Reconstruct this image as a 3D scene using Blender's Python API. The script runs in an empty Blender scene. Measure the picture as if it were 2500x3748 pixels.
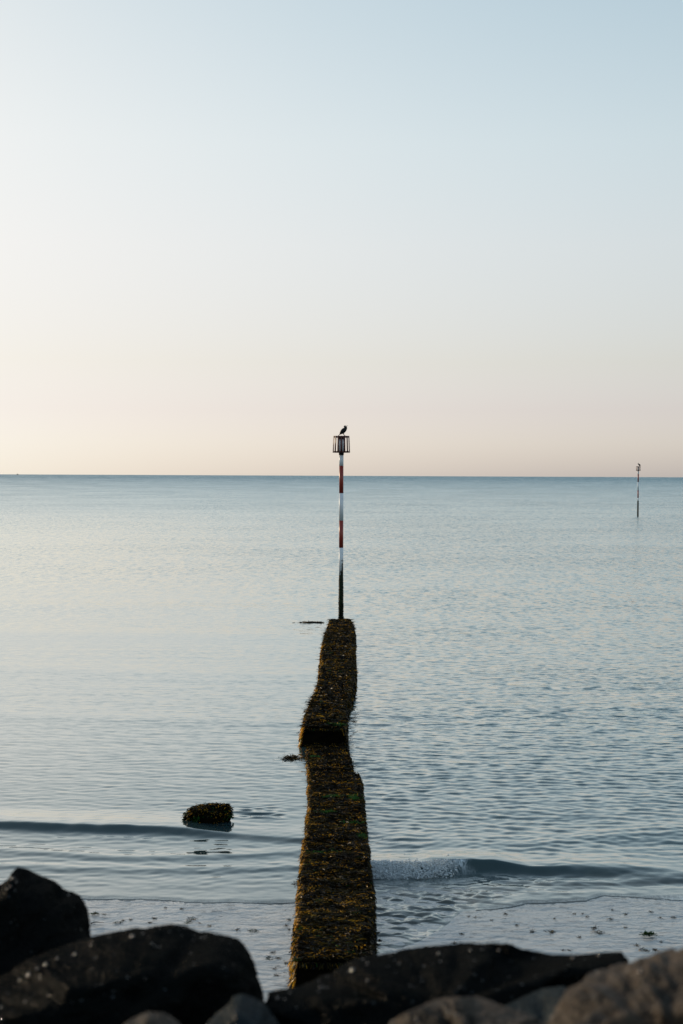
import bpy, math, random
import numpy as np
from mathutils import Vector, Matrix

C = bpy.context.scene.collection
S = bpy.context.scene
rng = np.random.default_rng(7)
random.seed(7)
R = math.radians

# ------------------------------------------------------------------ camera
CAM_H = 9.2                     # metres above the sea
F_PX, CX, CY = 5205.0, 1250.0, 1874.0
PITCH, ROLL = R(-1.50), R(0.25)
cam_d = bpy.data.cameras.new('camera')
cam = bpy.data.objects.new('camera', cam_d)
C.objects.link(cam)
cam_d.sensor_fit = 'VERTICAL'
cam_d.sensor_height = 36.0
cam_d.lens = 50.0
cam_d.clip_start, cam_d.clip_end = 0.1, 60000
M_CAM = Matrix.Translation((0, 0, CAM_H)) @ Matrix.Rotation(R(90) + PITCH, 4, 'X') @ Matrix.Rotation(ROLL, 4, 'Z')
cam.matrix_world = M_CAM
cam_d.dof.use_dof = True
cam_d.dof.focus_distance = 100.0
cam_d.dof.aperture_fstop = 2.3
cam_d.dof.aperture_blades = 0
S.camera = cam
M3 = np.array(M_CAM.to_3x3())


def ray(px, py):
    """direction through a place of the photograph (forward component 1)"""
    v = np.array([(px - CX) / F_PX, -(py - CY) / F_PX, -1.0])
    return M3 @ v


def ground(px, py, z=0.0):
    """where the line of sight meets the level z"""
    d = ray(px, py)
    t = (z - CAM_H) / d[2]
    return np.array([0, 0, CAM_H]) + d * t


# ------------------------------------------------------------------ world
SUN_AZ, SUN_EL = -46.0, 13.0          # degrees, measured from +Y towards +X
w = bpy.data.worlds.new('World')
S.world = w
w.use_nodes = True
nt = w.node_tree
nt.nodes.clear()


def N(tree, kind, **kw):
    n = tree.nodes.new(kind)
    for k, v in kw.items():
        if hasattr(n, k):
            setattr(n, k, v)
        else:
            n.inputs[k.replace('_', ' ')].default_value = v
    return n


def math_node(tree, op, a, b=None, c=None, clamp=False):
    n = tree.nodes.new('ShaderNodeMath')
    n.operation = op
    n.use_clamp = clamp
    for i, v in enumerate((a, b, c)):
        if v is None:
            continue
        if isinstance(v, (int, float)):
            n.inputs[i].default_value = v
        else:
            tree.links.new(v, n.inputs[i])
    return n.outputs[0]


def mixc(tree, fac, a, b, blend='MIX'):
    n = tree.nodes.new('ShaderNodeMix')
    n.data_type = 'RGBA'
    n.blend_type = blend
    n.clamp_factor = True
    for s, v in ((n.inputs[0], fac), (n.inputs[6], a), (n.inputs[7], b)):
        if isinstance(v, (int, float)):
            s.default_value = v
        elif isinstance(v, (tuple, list)):
            s.default_value = (*v[:3], 1)
        else:
            tree.links.new(v, s)
    return n.outputs[2]


def ramp(tree, fac, stops, interp='LINEAR'):
    n = tree.nodes.new('ShaderNodeValToRGB')
    n.color_ramp.interpolation = interp
    el = n.color_ramp.elements
    while len(el) < len(stops):
        el.new(0.5)
    for e, (p, c) in zip(el, stops):
        e.position = p
        e.color = (*c, 1) if len(c) == 3 else c
    tree.links.new(fac, n.inputs[0])
    return n.outputs[0]


sky = nt.nodes.new('ShaderNodeTexSky')
sky.sky_type = 'NISHITA'
sky.sun_disc = False
sky.sun_elevation = R(SUN_EL)
sky.sun_rotation = R(SUN_AZ)
sky.altitude = 0
sky.air_density = 1.0
sky.dust_density = 1.0
sky.ozone_density = 1.0
bg = nt.nodes.new('ShaderNodeBackground')
bg.inputs[1].default_value = 0.10
wo = nt.nodes.new('ShaderNodeOutputWorld')
SKY_OUT = sky.outputs[0]
# the picture is exposed for the shade: the bright sky runs into a soft shoulder, 1 - exp(-k * radiance)
tc = nt.nodes.new('ShaderNodeTexCoord')
sx = nt.nodes.new('ShaderNodeSeparateXYZ')
nt.links.new(tc.outputs['Generated'], sx.inputs[0])
elev = math_node(nt, 'MULTIPLY', math_node(nt, 'ARCSINE', sx.outputs[2]), 2.0, clamp=True)     # 1 = 28.6 degrees


def es(deg):
    return max(0.0, 2 * R(deg))


kcol = ramp(nt, elev, [(es(0), (0.200, 0.228, 0.40)), (es(1.3), (0.215, 0.222, 0.345)), (es(2.6), (0.212, 0.197, 0.284)), (es(4.5), (0.240, 0.217, 0.243)),
                       (es(9), (0.332, 0.298, 0.294)), (es(13), (0.362, 0.347, 0.325)), (es(18), (0.335, 0.336, 0.314)), (es(28), (0.32, 0.325, 0.31))])


def vmath(tree, op, a, c=None):
    n = tree.nodes.new('ShaderNodeVectorMath')
    n.operation = op
    for i, v in enumerate((a, c)):
        if v is None:
            continue
        if isinstance(v, tuple):
            n.inputs[i].default_value = v
        else:
            tree.links.new(v, n.inputs[i])
    return n.outputs[0]


kx = vmath(nt, 'MULTIPLY', sky.outputs[0], kcol)          # sky at strength 0.1 times ten times k
sp3 = nt.nodes.new('ShaderNodeSeparateXYZ')
nt.links.new(kx, sp3.inputs[0])
cb = nt.nodes.new('ShaderNodeCombineXYZ')
for i in range(3):
    e_ = math_node(nt, 'EXPONENT', math_node(nt, 'MULTIPLY', sp3.outputs[i], -1.0))
    nt.links.new(math_node(nt, 'MULTIPLY', math_node(nt, 'SUBTRACT', 1.0, e_), 10.0), cb.inputs[i])
SKY_OUT = cb.outputs[0]
nt.links.new(SKY_OUT, bg.inputs[0])
nt.links.new(bg.outputs[0], wo.inputs[0])

sun_d = bpy.data.lights.new('sun', 'SUN')
sun_d.energy = 3.0
sun_d.angle = R(0.5)
sun_d.color = (1.0, 0.78, 0.52)
sun = bpy.data.objects.new('sun', sun_d)
C.objects.link(sun)
sdir = Vector((math.sin(R(SUN_AZ)) * math.cos(R(SUN_EL)), math.cos(R(SUN_AZ)) * math.cos(R(SUN_EL)), math.sin(R(SUN_EL))))
sun.rotation_euler = (-sdir).to_track_quat('-Z', 'Y').to_euler()
sun.location = sdir * 60

S.view_settings.view_transform = 'Standard'
S.view_settings.look = 'None'
S.view_settings.gamma = 1.0
S.view_settings.exposure = 0.0
S.view_settings.use_curve_mapping = False
S.cycles.use_denoising = True
S.cycles.max_bounces = 6
S.cycles.caustics_reflective = False
S.cycles.caustics_refractive = False


# ------------------------------------------------------------------ helpers
def np_mesh(name, V, F, mat=None, smooth=True):
    """mesh from arrays; F is (n,3) or (n,4)"""
    V = np.asarray(V, dtype=np.float32)
    F = np.asarray(F, dtype=np.int32)
    me = bpy.data.meshes.new(name)
    n, k = F.shape
    me.vertices.add(len(V))
    me.vertices.foreach_set('co', V.ravel())
    me.loops.add(n * k)
    me.loops.foreach_set('vertex_index', F.ravel())
    me.polygons.add(n)
    me.polygons.foreach_set('loop_start', np.arange(0, n * k, k, dtype=np.int32))
    me.polygons.foreach_set('loop_total', np.full(n, k, dtype=np.int32))
    me.update(calc_edges=True)
    me.validate()
    if smooth:
        me.polygons.foreach_set('use_smooth', np.ones(len(me.polygons), dtype=bool))
    if mat:
        me.materials.append(mat)
    return me


def link(name, me, parent=None):
    o = bpy.data.objects.new(name, me)
    C.objects.link(o)
    if parent:
        o.parent = parent
    return o


def tag(o, label=None, cat=None, group=None, kind=None):
    if label:
        o['label'] = label
    if cat:
        o['category'] = cat
    if group:
        o['group'] = group
    if kind:
        o['kind'] = kind
    return o


def empty(name, loc=(0, 0, 0)):
    o = bpy.data.objects.new(name, None)
    o.location = loc
    o.empty_display_size = 0.2
    C.objects.link(o)
    return o


def grid_faces(nr, nc):
    i = np.arange(nr - 1)[:, None] * nc + np.arange(nc - 1)[None, :]
    return np.stack([i, i + 1, i + nc + 1, i + nc], -1).reshape(-1, 4)


def vattr(me, name, arr):
    a = me.attributes.new(name, 'FLOAT', 'POINT')
    a.data.foreach_set('value', np.asarray(arr, dtype=np.float32).ravel())


def vcol(me, name, arr):
    a = me.attributes.new(name, 'FLOAT_COLOR', 'POINT')
    c = np.ones((len(arr), 4), dtype=np.float32)
    c[:, :3] = arr
    a.data.foreach_set('color', c.ravel())


def hash3(ix, iy, iz, seed):
    h = (ix.astype(np.int64) * 374761393 + iy.astype(np.int64) * 668265263 + iz.astype(np.int64) * 2147483647 + seed * 974634777) & 0xffffffff
    h = ((h ^ (h >> 13)) * 1274126177) & 0xffffffff
    h = h ^ (h >> 16)
    return (h & 0xffffff) / float(0xffffff)


def vnoise(x, y, z=0.0, seed=0):
    x, y, z = np.broadcast_arrays(np.asarray(x, float), np.asarray(y, float), np.asarray(z, float))
    xi, yi, zi = np.floor(x), np.floor(y), np.floor(z)
    fx, fy, fz = x - xi, y - yi, z - zi
    fx, fy, fz = (f * f * (3 - 2 * f) for f in (fx, fy, fz))
    r = 0
    for a in (0, 1):
        for b in (0, 1):
            for c in (0, 1):
                wgt = (fx if a else 1 - fx) * (fy if b else 1 - fy) * (fz if c else 1 - fz)
                r = r + wgt * hash3(xi + a, yi + b, zi + c, seed)
    return r * 2 - 1


def fbm(x, y, z=0.0, oct=4, seed=0, gain=0.5):
    a, r, f = 1.0, 0, 1.0
    for o in range(oct):
        r = r + a * vnoise(x * f, y * f, np.asarray(z) * f, seed + o * 17)
        a *= gain
        f *= 2.03
    return r


def sstep(a, b, x):
    t = np.clip((x - a) / (b - a), 0, 1)
    return t * t * (3 - 2 * t)


# primitive builders returning (V, F[quads]) ------------------------------
def loft(rings):
    """rings: list of (n,3) arrays, closed loops; caps by collapsed end rings"""
    n = len(rings[0])
    first = np.repeat(rings[0].mean(0)[None], n, 0)
    last = np.repeat(rings[-1].mean(0)[None], n, 0)
    V = np.concatenate([first] + list(rings) + [last])
    m = len(rings) + 2
    F = []
    for k in range(m - 1):
        for i in range(n):
            j = (i + 1) % n
            F.append((k * n + i, k * n + j, (k + 1) * n + j, (k + 1) * n + i))
    return V, np.array(F)


def cyl(z0, z1, r0, r1=None, n=32, bev=0.0, x=0, y=0):
    r1 = r0 if r1 is None else r1
    t = np.linspace(0, 2 * np.pi, n, endpoint=False)

    def ring(z, r):
        return np.stack([x + r * np.cos(t), y + r * np.sin(t), np.full(n, z)], -1)
    rs = [ring(z0, r0 - bev), ring(z0 + bev, r0), ring(z1 - bev, r1), ring(z1, r1 - bev)] if bev else [ring(z0, r0), ring(z1, r1)]
    return loft(rs)


def hoop(z0, z1, ri0, ri1, th, n=64):
    """flat ring band between z0 and z1, inner radius ri, wall th"""
    t = np.linspace(0, 2 * np.pi, n, endpoint=False)
    prof = [(ri0, z0), (ri0 + th, z0), (ri1 + th, z1), (ri1, z1)]
    V = []
    for (r, z) in prof:
        V.append(np.stack([r * np.cos(t), r * np.sin(t), np.full(n, z)], -1))
    V = np.concatenate(V)
    F = []
    for k in range(4):
        k2 = (k + 1) % 4
        for i in range(n):
            j = (i + 1) % n
            F.append((k * n + i, k * n + j, k2 * n + j, k2 * n + i))
    return V, np.array(F)


def tube(pts, rad, n=10):
    """round tube (elliptic if rad holds pairs: sideways, in-plane)"""
    pts = np.asarray(pts, float)
    rings = []
    side0 = np.array([0, 1.0, 0])
    for i, p in enumerate(pts):
        a, b = pts[max(i - 1, 0)], pts[min(i + 1, len(pts) - 1)]
        d = (b - a) / (np.linalg.norm(b - a) + 1e-9)
        s = side0 - d * (side0 @ d)
        if np.linalg.norm(s) < 1e-3:
            s = np.array([1.0, 0, 0])
        s /= np.linalg.norm(s)
        u = np.cross(d, s)
        r = rad[i]
        ra, rb = (r if isinstance(r, (tuple, list)) else (r, r))
        t = np.linspace(0, 2 * np.pi, n, endpoint=False)
        rings.append(p + np.cos(t)[:, None] * s * ra + np.sin(t)[:, None] * u * rb)
    return loft(rings)


def catmull(P, k=6):
    P = np.asarray(P, float)
    Q = np.concatenate([2 * P[:1] - P[1:2], P, 2 * P[-1:] - P[-2:-1]])
    out = []
    for i in range(1, len(Q) - 2):
        for t in np.arange(k) / k:
            a, b, c, d = Q[i - 1], Q[i], Q[i + 1], Q[i + 2]
            out.append(0.5 * ((2 * b) + (c - a) * t + (2 * a - 5 * b + 4 * c - d) * t * t + (-a + 3 * b - 3 * c + d) * t ** 3))
    out.append(P[-1])
    return np.array(out)


def join(parts):
    V, F, o = [], [], 0
    for v, f in parts:
        V.append(v)
        F.append(f + o)
        o += len(v)
    return np.concatenate(V), np.concatenate(F)


# ------------------------------------------------------------------ materials
def new_mat(name):
    m = bpy.data.materials.new(name)
    m.use_nodes = True
    t = m.node_tree
    b = t.nodes['Principled BSDF']
    return m, t, b


def noise(tree, vec, scale, detail=3, rough=0.5, dist=0.0):
    n = tree.nodes.new('ShaderNodeTexNoise')
    n.inputs['Scale'].default_value = scale
    n.inputs['Detail'].default_value = detail
    n.inputs['Roughness'].default_value = rough
    n.inputs['Distortion'].default_value = dist
    if vec is not None:
        tree.links.new(vec, n.inputs['Vector'])
    return n


def bump(tree, height, strength, dist, bsdf, prev=None):
    n = tree.nodes.new('ShaderNodeBump')
    n.inputs['Strength'].default_value = strength
    n.inputs['Distance'].default_value = dist
    tree.links.new(height, n.inputs['Height'])
    if prev:
        tree.links.new(prev, n.inputs['Normal'])
    if bsdf:
        tree.links.new(n.outputs[0], bsdf.inputs['Normal'])
    return n.outputs[0]


def mapping(tree, vec, scale, loc=(0, 0, 0)):
    n = tree.nodes.new('ShaderNodeMapping')
    n.inputs['Scale'].default_value = scale
    n.inputs['Location'].default_value = loc
    tree.links.new(vec, n.inputs['Vector'])
    return n.outputs[0]


def attr(tree, name, out='Fac'):
    n = tree.nodes.new('ShaderNodeAttribute')
    n.attribute_name = name
    return n.outputs[out]


# sea water
WATER, t, b = new_mat('sea_water')
geo = t.nodes.new('ShaderNodeNewGeometry')
pos = geo.outputs['Position']


def slope_layer(scale, amp, detail, loc=(0, 0, 0)):
    n = noise(t, mapping(t, pos, scale, loc), 1.0, detail, 0.55)
    s = t.nodes.new('ShaderNodeVectorMath')
    s.operation = 'SUBTRACT'
    t.links.new(n.outputs['Color'], s.inputs[0])
    s.inputs[1].default_value = (0.5, 0.5, 0.5)
    m = t.nodes.new('ShaderNodeVectorMath')
    m.operation = 'MULTIPLY'
    t.links.new(s.outputs[0], m.inputs[0])
    m.inputs[1].default_value = amp
    return m.outputs[0]


def vadd(tree, a, c):
    n = tree.nodes.new('ShaderNodeVectorMath')
    n.operation = 'ADD'
    for i, v in enumerate((a, c)):
        if isinstance(v, tuple):
            n.inputs[i].default_value = v
        else:
            tree.links.new(v, n.inputs[i])
    return n.outputs[0]


s1 = slope_layer((2.2, 7.0, 0), (0.25, 0.95, 0), 3)
s2 = slope_layer((3.0, 2.2, 0), (0.70, 0.85, 0), 2, (13, 5, 0))
s3 = slope_layer((1.6, 0.40, 0), (0.60, 0.62, 0), 3, (3, 25, 0))
fm = t.nodes.new('ShaderNodeVectorMath')
fm.operation = 'SCALE'
t.links.new(vmath(t, 'MULTIPLY', vadd(t, s2, s3), (2.4, 0.45, 0.5)), fm.inputs[0])
t.links.new(attr(t, 'offshore'), fm.inputs['Scale'])
ssum = vadd(t, s1, fm.outputs[0])
sc = t.nodes.new('ShaderNodeVectorMath')
sc.operation = 'SCALE'
t.links.new(ssum, sc.inputs[0])
t.links.new(attr(t, 'chop'), sc.inputs['Scale'])
# what one sees of far water at a low angle are the wave sides turned to the shore
tilt = t.nodes.new('ShaderNodeCombineXYZ')
t.links.new(math_node(t, 'MULTIPLY', attr(t, 'tilt'), -1.0), tilt.inputs[1])
nsum = vadd(t, vadd(t, geo.outputs['Normal'], sc.outputs[0]), tilt.outputs[0])
nn = t.nodes.new('ShaderNodeVectorMath')
nn.operation = 'NORMALIZE'
t.links.new(nsum, nn.inputs[0])
foam_n = noise(t, mapping(t, pos, (11, 3.5, 5)), 1.0, 6, 0.75, 1.0)
foam_m = math_node(t, 'MULTIPLY', attr(t, 'foam'), ramp(t, foam_n.outputs[0], [(0.40, (0, 0, 0)), (0.57, (1, 1, 1))]))
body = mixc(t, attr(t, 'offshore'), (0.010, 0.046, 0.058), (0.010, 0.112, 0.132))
body = mixc(t, attr(t, 'shallow_glare'), body, (0.100, 0.104, 0.094))  # sandy tint inshore, painted sky glare further out on the left
# sky mirrored at a low angle, the water's own dark body seen where a face turns to the viewer
t.nodes.remove(b)
dif = t.nodes.new('ShaderNodeBsdfDiffuse')
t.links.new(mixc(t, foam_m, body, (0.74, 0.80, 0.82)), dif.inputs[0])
glo = t.nodes.new('ShaderNodeBsdfGlossy')
glo.inputs['Color'].default_value = (0.885, 0.915, 0.895, 1)
glo.inputs['Roughness'].default_value = 0.03
t.links.new(nn.outputs[0], glo.inputs['Normal'])
fre = t.nodes.new('ShaderNodeFresnel')
fre.inputs['IOR'].default_value = 1.33
t.links.new(nn.outputs[0], fre.inputs['Normal'])
fac = ramp(t, fre.outputs[0], [(0.02, (0.02,) * 3), (0.05, (0.06,) * 3), (0.10, (0.19,) * 3), (0.18, (0.42,) * 3), (0.35, (0.68,) * 3), (0.60, (0.82,) * 3), (1.0, (1,) * 3)])
fac = math_node(t, 'MULTIPLY', fac, math_node(t, 'SUBTRACT', 1.0, foam_m))
mx = t.nodes.new('ShaderNodeMixShader')
t.links.new(fac, mx.inputs[0])
t.links.new(dif.outputs[0], mx.inputs[1])
t.links.new(glo.outputs[0], mx.inputs[2])
t.links.new(mx.outputs[0], t.nodes['Material Output'].inputs[0])

# wet sand
SAND, t, b = new_mat('wet_sand')
pos = t.nodes.new('ShaderNodeNewGeometry').outputs['Position']
n1 = noise(t, mapping(t, pos, (0.5, 1.0, 1)), 1.0, 4, 0.55)
n2 = noise(t, pos, 60, 2)
t.links.new(mixc(t, ramp(t, n1.outputs[0], [(0.35, (0, 0, 0)), (0.7, (1, 1, 1))]), (0.205, 0.228, 0.230), (0.160, 0.182, 0.186)), b.inputs['Base Color'])
b.inputs['Roughness'].default_value = 0.5
b.inputs['Coat Weight'].default_value = 1.0
b.inputs['Coat Roughness'].default_value = 0.09
b.inputs['Coat IOR'].default_value = 1.7
n3 = noise(t, mapping(t, pos, (2.2, 3.5, 1)), 1.0, 4, 0.55)
n4 = noise(t, mapping(t, pos, (3.2, 8.0, 1)), 1.0, 3, 0.6)
marks = ramp(t, n4.outputs[0], [(0.60, (0, 0, 0)), (0.74, (1, 1, 1))])
bp = bump(t, n3.outputs[0], 0.55, 0.10, None)
bp = bump(t, marks, 0.6, 0.03, None, bp)
t.links.new(bp, b.inputs['Normal'])
t.links.new(bp, b.inputs['Coat Normal'])


# boulders
def rock_mat(name, dark, light, speck=0.5, spec=0.0):
    m, t, b = new_mat(name)
    tc = t.nodes.new('ShaderNodeTexCoord').outputs['Object']
    n1 = noise(t, tc, 2.2, 5, 0.6)
    n2 = noise(t, tc, 38, 4, 0.7)
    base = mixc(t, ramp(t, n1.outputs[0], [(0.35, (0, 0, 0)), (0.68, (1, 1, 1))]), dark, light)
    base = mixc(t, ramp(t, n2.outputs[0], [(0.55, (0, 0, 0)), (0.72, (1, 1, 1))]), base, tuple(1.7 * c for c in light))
    t.links.new(base, b.inputs['Base Color'])
    b.inputs['Roughness'].default_value = 0.6
    b.inputs['Specular IOR Level'].default_value = spec
    b.inputs['Coat Roughness'].default_value = 0.2
    vo = t.nodes.new('ShaderNodeTexVoronoi')
    vo.inputs['Scale'].default_value = 58
    t.links.new(tc, vo.inputs['Vector'])
    # a few wet crystals catch the light
    sp_ = t.nodes.new('ShaderNodeSeparateColor')
    t.links.new(vo.outputs['Color'], sp_.inputs[0])
    wet = ramp(t, sp_.outputs[0], [(0.965, (0, 0, 0)), (0.97, (1, 1, 1))])
    core = ramp(t, vo.outputs['Distance'], [(0.28, (1, 1, 1)), (0.38, (0, 0, 0))])
    wet = math_node(t, 'MAXIMUM', math_node(t, 'MULTIPLY', wet, core), speck)
    t.links.new(wet, b.inputs['Coat Weight'])
    p = bump(t, vo.outputs[0], 0.55, 0.012, None)
    p = bump(t, n2.outputs[0], 0.9, 0.01, b, p)
    t.links.new(p, b.inputs['Coat Normal'])
    return m


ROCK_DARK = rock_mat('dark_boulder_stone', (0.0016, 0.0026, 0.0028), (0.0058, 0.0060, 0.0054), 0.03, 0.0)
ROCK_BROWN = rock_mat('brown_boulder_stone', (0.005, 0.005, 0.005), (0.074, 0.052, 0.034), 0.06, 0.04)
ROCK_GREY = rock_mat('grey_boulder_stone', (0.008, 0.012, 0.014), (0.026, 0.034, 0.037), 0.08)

CONC, t, b = new_mat('weedy_concrete')
tc = t.nodes.new('ShaderNodeTexCoord').outputs['Object']
n1 = noise(t, tc, 4, 5, 0.6)
t.links.new(ramp(t, n1.outputs[0], [(0.3, (0.002, 0.002, 0.0017)), (0.7, (0.008, 0.006, 0.003))]), b.inputs['Base Color'])
b.inputs['Roughness'].default_value = 0.6
b.inputs['Specular IOR Level'].default_value = 0.0
bump(t, n1.outputs[0], 0.6, 0.05, b)

# seaweed: colour lives on the fronds themselves
WEED, t, b = new_mat('bladderwrack')
col = attr(t, 'frond_colour', 'Color')
t.links.new(col, b.inputs['Base Color'])
b.inputs['Roughness'].default_value = 0.36
wn = noise(t, t.nodes.new('ShaderNodeTexCoord').outputs['Object'], 26, 1)
t.links.new(ramp(t, wn.outputs[0], [(0.60, (0.03, 0.03, 0.03)), (0.68, (0.55, 0.55, 0.55))]), b.inputs['Specular IOR Level'])
tr = t.nodes.new('ShaderNodeBsdfTranslucent')
t.links.new(col, tr.inputs[0])
mx = t.nodes.new('ShaderNodeMixShader')
mx.inputs[0].default_value = 0.35
t.links.new(b.outputs[0], mx.inputs[1])
t.links.new(tr.outputs[0], mx.inputs[2])
t.links.new(mx.outputs[0], t.nodes['Material Output'].inputs[0])


def paint(name, colr, rough=0.45, dirt=(0.05, 0.045, 0.04), amount=0.12, tide=None):
    """paint with faint grime; tide=(z0,z1): growth creeping up from below on one side"""
    m, t, b = new_mat(name)
    tc = t.nodes.new('ShaderNodeTexCoord').outputs['Object']
    n1 = noise(t, mapping(t, tc, (9, 9, 2.5)), 1.0, 5, 0.7)
    f = ramp(t, n1.outputs[0], [(0.52, (0, 0, 0)), (0.8, (1, 1, 1))])
    base = mixc(t, math_node(t, 'MULTIPLY', f, amount * 3, clamp=True), colr, dirt)
    if tide:
        n2 = noise(t, mapping(t, tc, (14, 14, 8)), 1.0, 5, 0.7)
        sx = t.nodes.new('ShaderNodeSeparateXYZ')
        t.links.new(tc, sx.inputs[0])
        hgt = math_node(t, 'DIVIDE', math_node(t, 'SUBTRACT', tide[1], sx.outputs[2]), tide[1] - tide[0])
        hgt = math_node(t, 'ADD', hgt, math_node(t, 'MULTIPLY', sx.outputs[0], 2.6))
        k = math_node(t, 'ADD', math_node(t, 'MULTIPLY', hgt, 0.5), n2.outputs[0])
        k = ramp(t, k, [(0.86, (0, 0, 0)), (0.92, (1, 1, 1))])
        base = mixc(t, k, base, (0.012, 0.016, 0.01))
    t.links.new(base, b.inputs['Base Color'])
    b.inputs['Roughness'].default_value = rough
    if max(colr) < 0.06:
        b.inputs['Specular IOR Level'].default_value = 0.12
    bump(t, n1.outputs[0], 0.2, 0.004, b)
    return m


WHITE = paint('white_paint', (0.76, 0.79, 0.80))
WHITE_TIDE = paint('white_paint_fouled', (0.76, 0.79, 0.80), tide=(0, 1.64))
RED = paint('red_paint', (0.28, 0.030, 0.014), 0.4)
STEEL_RED = paint('rusty_red_steel', (0.085, 0.020, 0.014), 0.5)
BLACKIRON = paint('dark_iron', (0.012, 0.010, 0.010), 0.5)
ALGAE = paint('algae_coat', (0.014, 0.020, 0.008), 0.6, (0.03, 0.012, 0.01), 0.3)


def plain(name, colr, rough=0.5, sheen=0.0):
    m, t, b = new_mat(name)
    tc = t.nodes.new('ShaderNodeTexCoord').outputs['Object']
    n1 = noise(t, tc, 40, 3)
    t.links.new(mixc(t, n1.outputs[0], tuple(c * 0.7 for c in colr), tuple(min(1, c * 1.3) for c in colr)), b.inputs['Base Color'])
    b.inputs['Roughness'].default_value = rough
    if max(colr) < 0.06:
        b.inputs['Specular IOR Level'].default_value = 0.12
    bump(t, n1.outputs[0], 0.3, 0.004, b)
    return m


FEATHER = plain('black_feathers', (0.010, 0.011, 0.012), 0.45)
CHEEK = plain('pale_cheek_skin', (0.45, 0.42, 0.36), 0.6)
BEAK = plain('horn_beak', (0.09, 0.05, 0.035), 0.4)
FOOT = plain('black_webbed_skin', (0.01, 0.01, 0.01), 0.5)
HULL = plain('far_ship_grey', (0.16, 0.20, 0.24), 0.6)
FOAM, t, b = new_mat('sea_foam')
b.inputs['Base Color'].default_value = (0.75, 0.79, 0.80, 1)
b.inputs['Roughness'].default_value = 0.5

# ------------------------------------------------------------------ sand and sea
def curve_world(pts, z=0.0):
    P = np.array([ground(x, y, z) for x, y in pts])
    return P[:, 0], P[:, 1]


L_EDGE = [(-900, 3285), (-300, 3290), (309, 3292), (491, 3294), (596, 3297), (737, 3306), (898, 3311), (1087, 3308), (1210, 3306)]
R_EDGE = [(1215, 3540), (1345, 3520), (1420, 3505), (1500, 3480), (1560, 3455), (1610, 3420), (1650, 3385), (1696, 3338), (1808, 3329), (1927, 3314), (2047, 3305), (2151, 3297),
          (2206, 3281), (2300, 3286), (2500, 3299), (2800, 3305), (3400, 3300)]
lx, ly = curve_world(L_EDGE)
rx, ry = curve_world(R_EDGE)
XG = -0.12                                        # line of the groyne


def edge_y(X):
    e = np.where(X < XG, np.interp(X, lx, ly), np.interp(X, rx, ry))
    n = 0.06 * vnoise(X * 1.7, 0, 0, 5) + 0.025 * vnoise(X * 6, 0, 0, 6)
    return e + n


def sand_z(X, Y):
    z = (30.4 - Y) * 0.018
    z = np.where(Y > 31.6, z - (Y - 31.6) * 0.06, z)
    z = np.where(Y > 120, -4.0, z)
    near = sstep(45, 33, Y)
    z = z + near * (0.012 * fbm(X * 0.9, Y * 1.1, 0, 4, 3) + 0.006 * np.abs(vnoise(X * 2.3, Y * 2.6, 0, 9)))
    # scour beside the groyne, right
    z = z - 0.03 * np.exp(-((X - 1.0) / 1.0) ** 2) * sstep(31, 27, Y)
    return np.maximum(z, -4.0)


yy = np.concatenate([np.linspace(14, 22, 20), np.linspace(22.2, 33, 230), np.geomspace(33.2, 45, 40), np.geomspace(50, 14000, 50)])
u = np.concatenate([np.linspace(-40, -1.05, 20), np.linspace(-1, 1, 330), np.linspace(1.05, 40, 20)])
Yg, Ug = np.meshgrid(yy, u, indexing='ij')
Xg = Ug * (np.minimum(Yg, 60) * 0.32 + 2)
Xg = np.where(Yg > 60, Ug * (Yg * 0.32 + 2), Xg)
Zg = sand_z(Xg, Yg)
me = np_mesh('sand', np.stack([Xg, Yg, Zg], -1).reshape(-1, 3), grid_faces(*Xg.shape), SAND)
tag(link('sand', me), kind='structure')

# sea sheet
rows = [22.0]
while rows[-1] < 12500:
    y = rows[-1]
    if y < 40:
        d = 0.045
    elif y < 95:
        d = 0.045 + (y - 40) * 0.0055
    else:
        d = 0.35 + (y - 95) * 0.03
    rows.append(y + d)
rows = np.array(rows)
u = np.concatenate([-np.geomspace(40, 1.02, 24), np.linspace(-1, 1, 640), np.geomspace(1.02, 40, 24)])
Y, U = np.meshgrid(rows, u, indexing='ij')
X = U * (Y * 0.31 + 2.0)
near = sstep(110, 60, Y)
H = np.zeros_like(X)
rs = np.random.default_rng(3)
for k in range(64):
    if k < 10:
        lam, ang, sl = 0.9 + 1.2 * rs.random(), rs.normal(0, 0.16), 0.008
    else:
        lam, ang, sl = 0.22 * (0.66 / 0.22) ** rs.random(), rs.normal(0, 0.34), 0.0135
    kx, ky = math.sin(ang) * 2 * math.pi / lam, math.cos(ang) * 2 * math.pi / lam
    ph = rs.random() * 6.28 + 1.5 * vnoise(X * 0.15 + k * 7, Y * 0.15, 0, k)
    dy = 0.045 + np.maximum(Y - 40, 0) * 0.0055
    fade = sstep(0.30, 0.16, dy / lam)
    env = 0.6 + 0.8 * sstep(-0.5, 0.5, vnoise(X * 0.35 + k * 3, Y * 0.5, 0, 300 + k))
    H += sl * lam / 6.283 * np.sin(kx * X + ky * Y + ph) * fade * env
# calmer to the left of the groyne and in patches
xo = X - XG
left = sstep(0.4, -0.4, xo)
patch = 0.5 + 0.35 * np.clip(1.4 * fbm(X * 0.05, Y * 0.11, 0, 3, 40), -1, 1)
calm_band = np.exp(-(np.log(Y / 92) / 0.30) ** 2) * sstep(0.10, -0.10, X / Y) * (0.75 + 0.4 * vnoise(X * 0.02, Y * 0.22, 0, 8))
chop = (0.62 + 0.55 * patch) * (1 - 0.45 * left * sstep(120, 60, Y)) * (1 - 0.85 * calm_band)
chop *= np.where(xo > 0, 1.12 + 0.15 * sstep(40, 50, Y) * sstep(95, 60, Y), 1.0)
H *= near * chop

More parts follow.
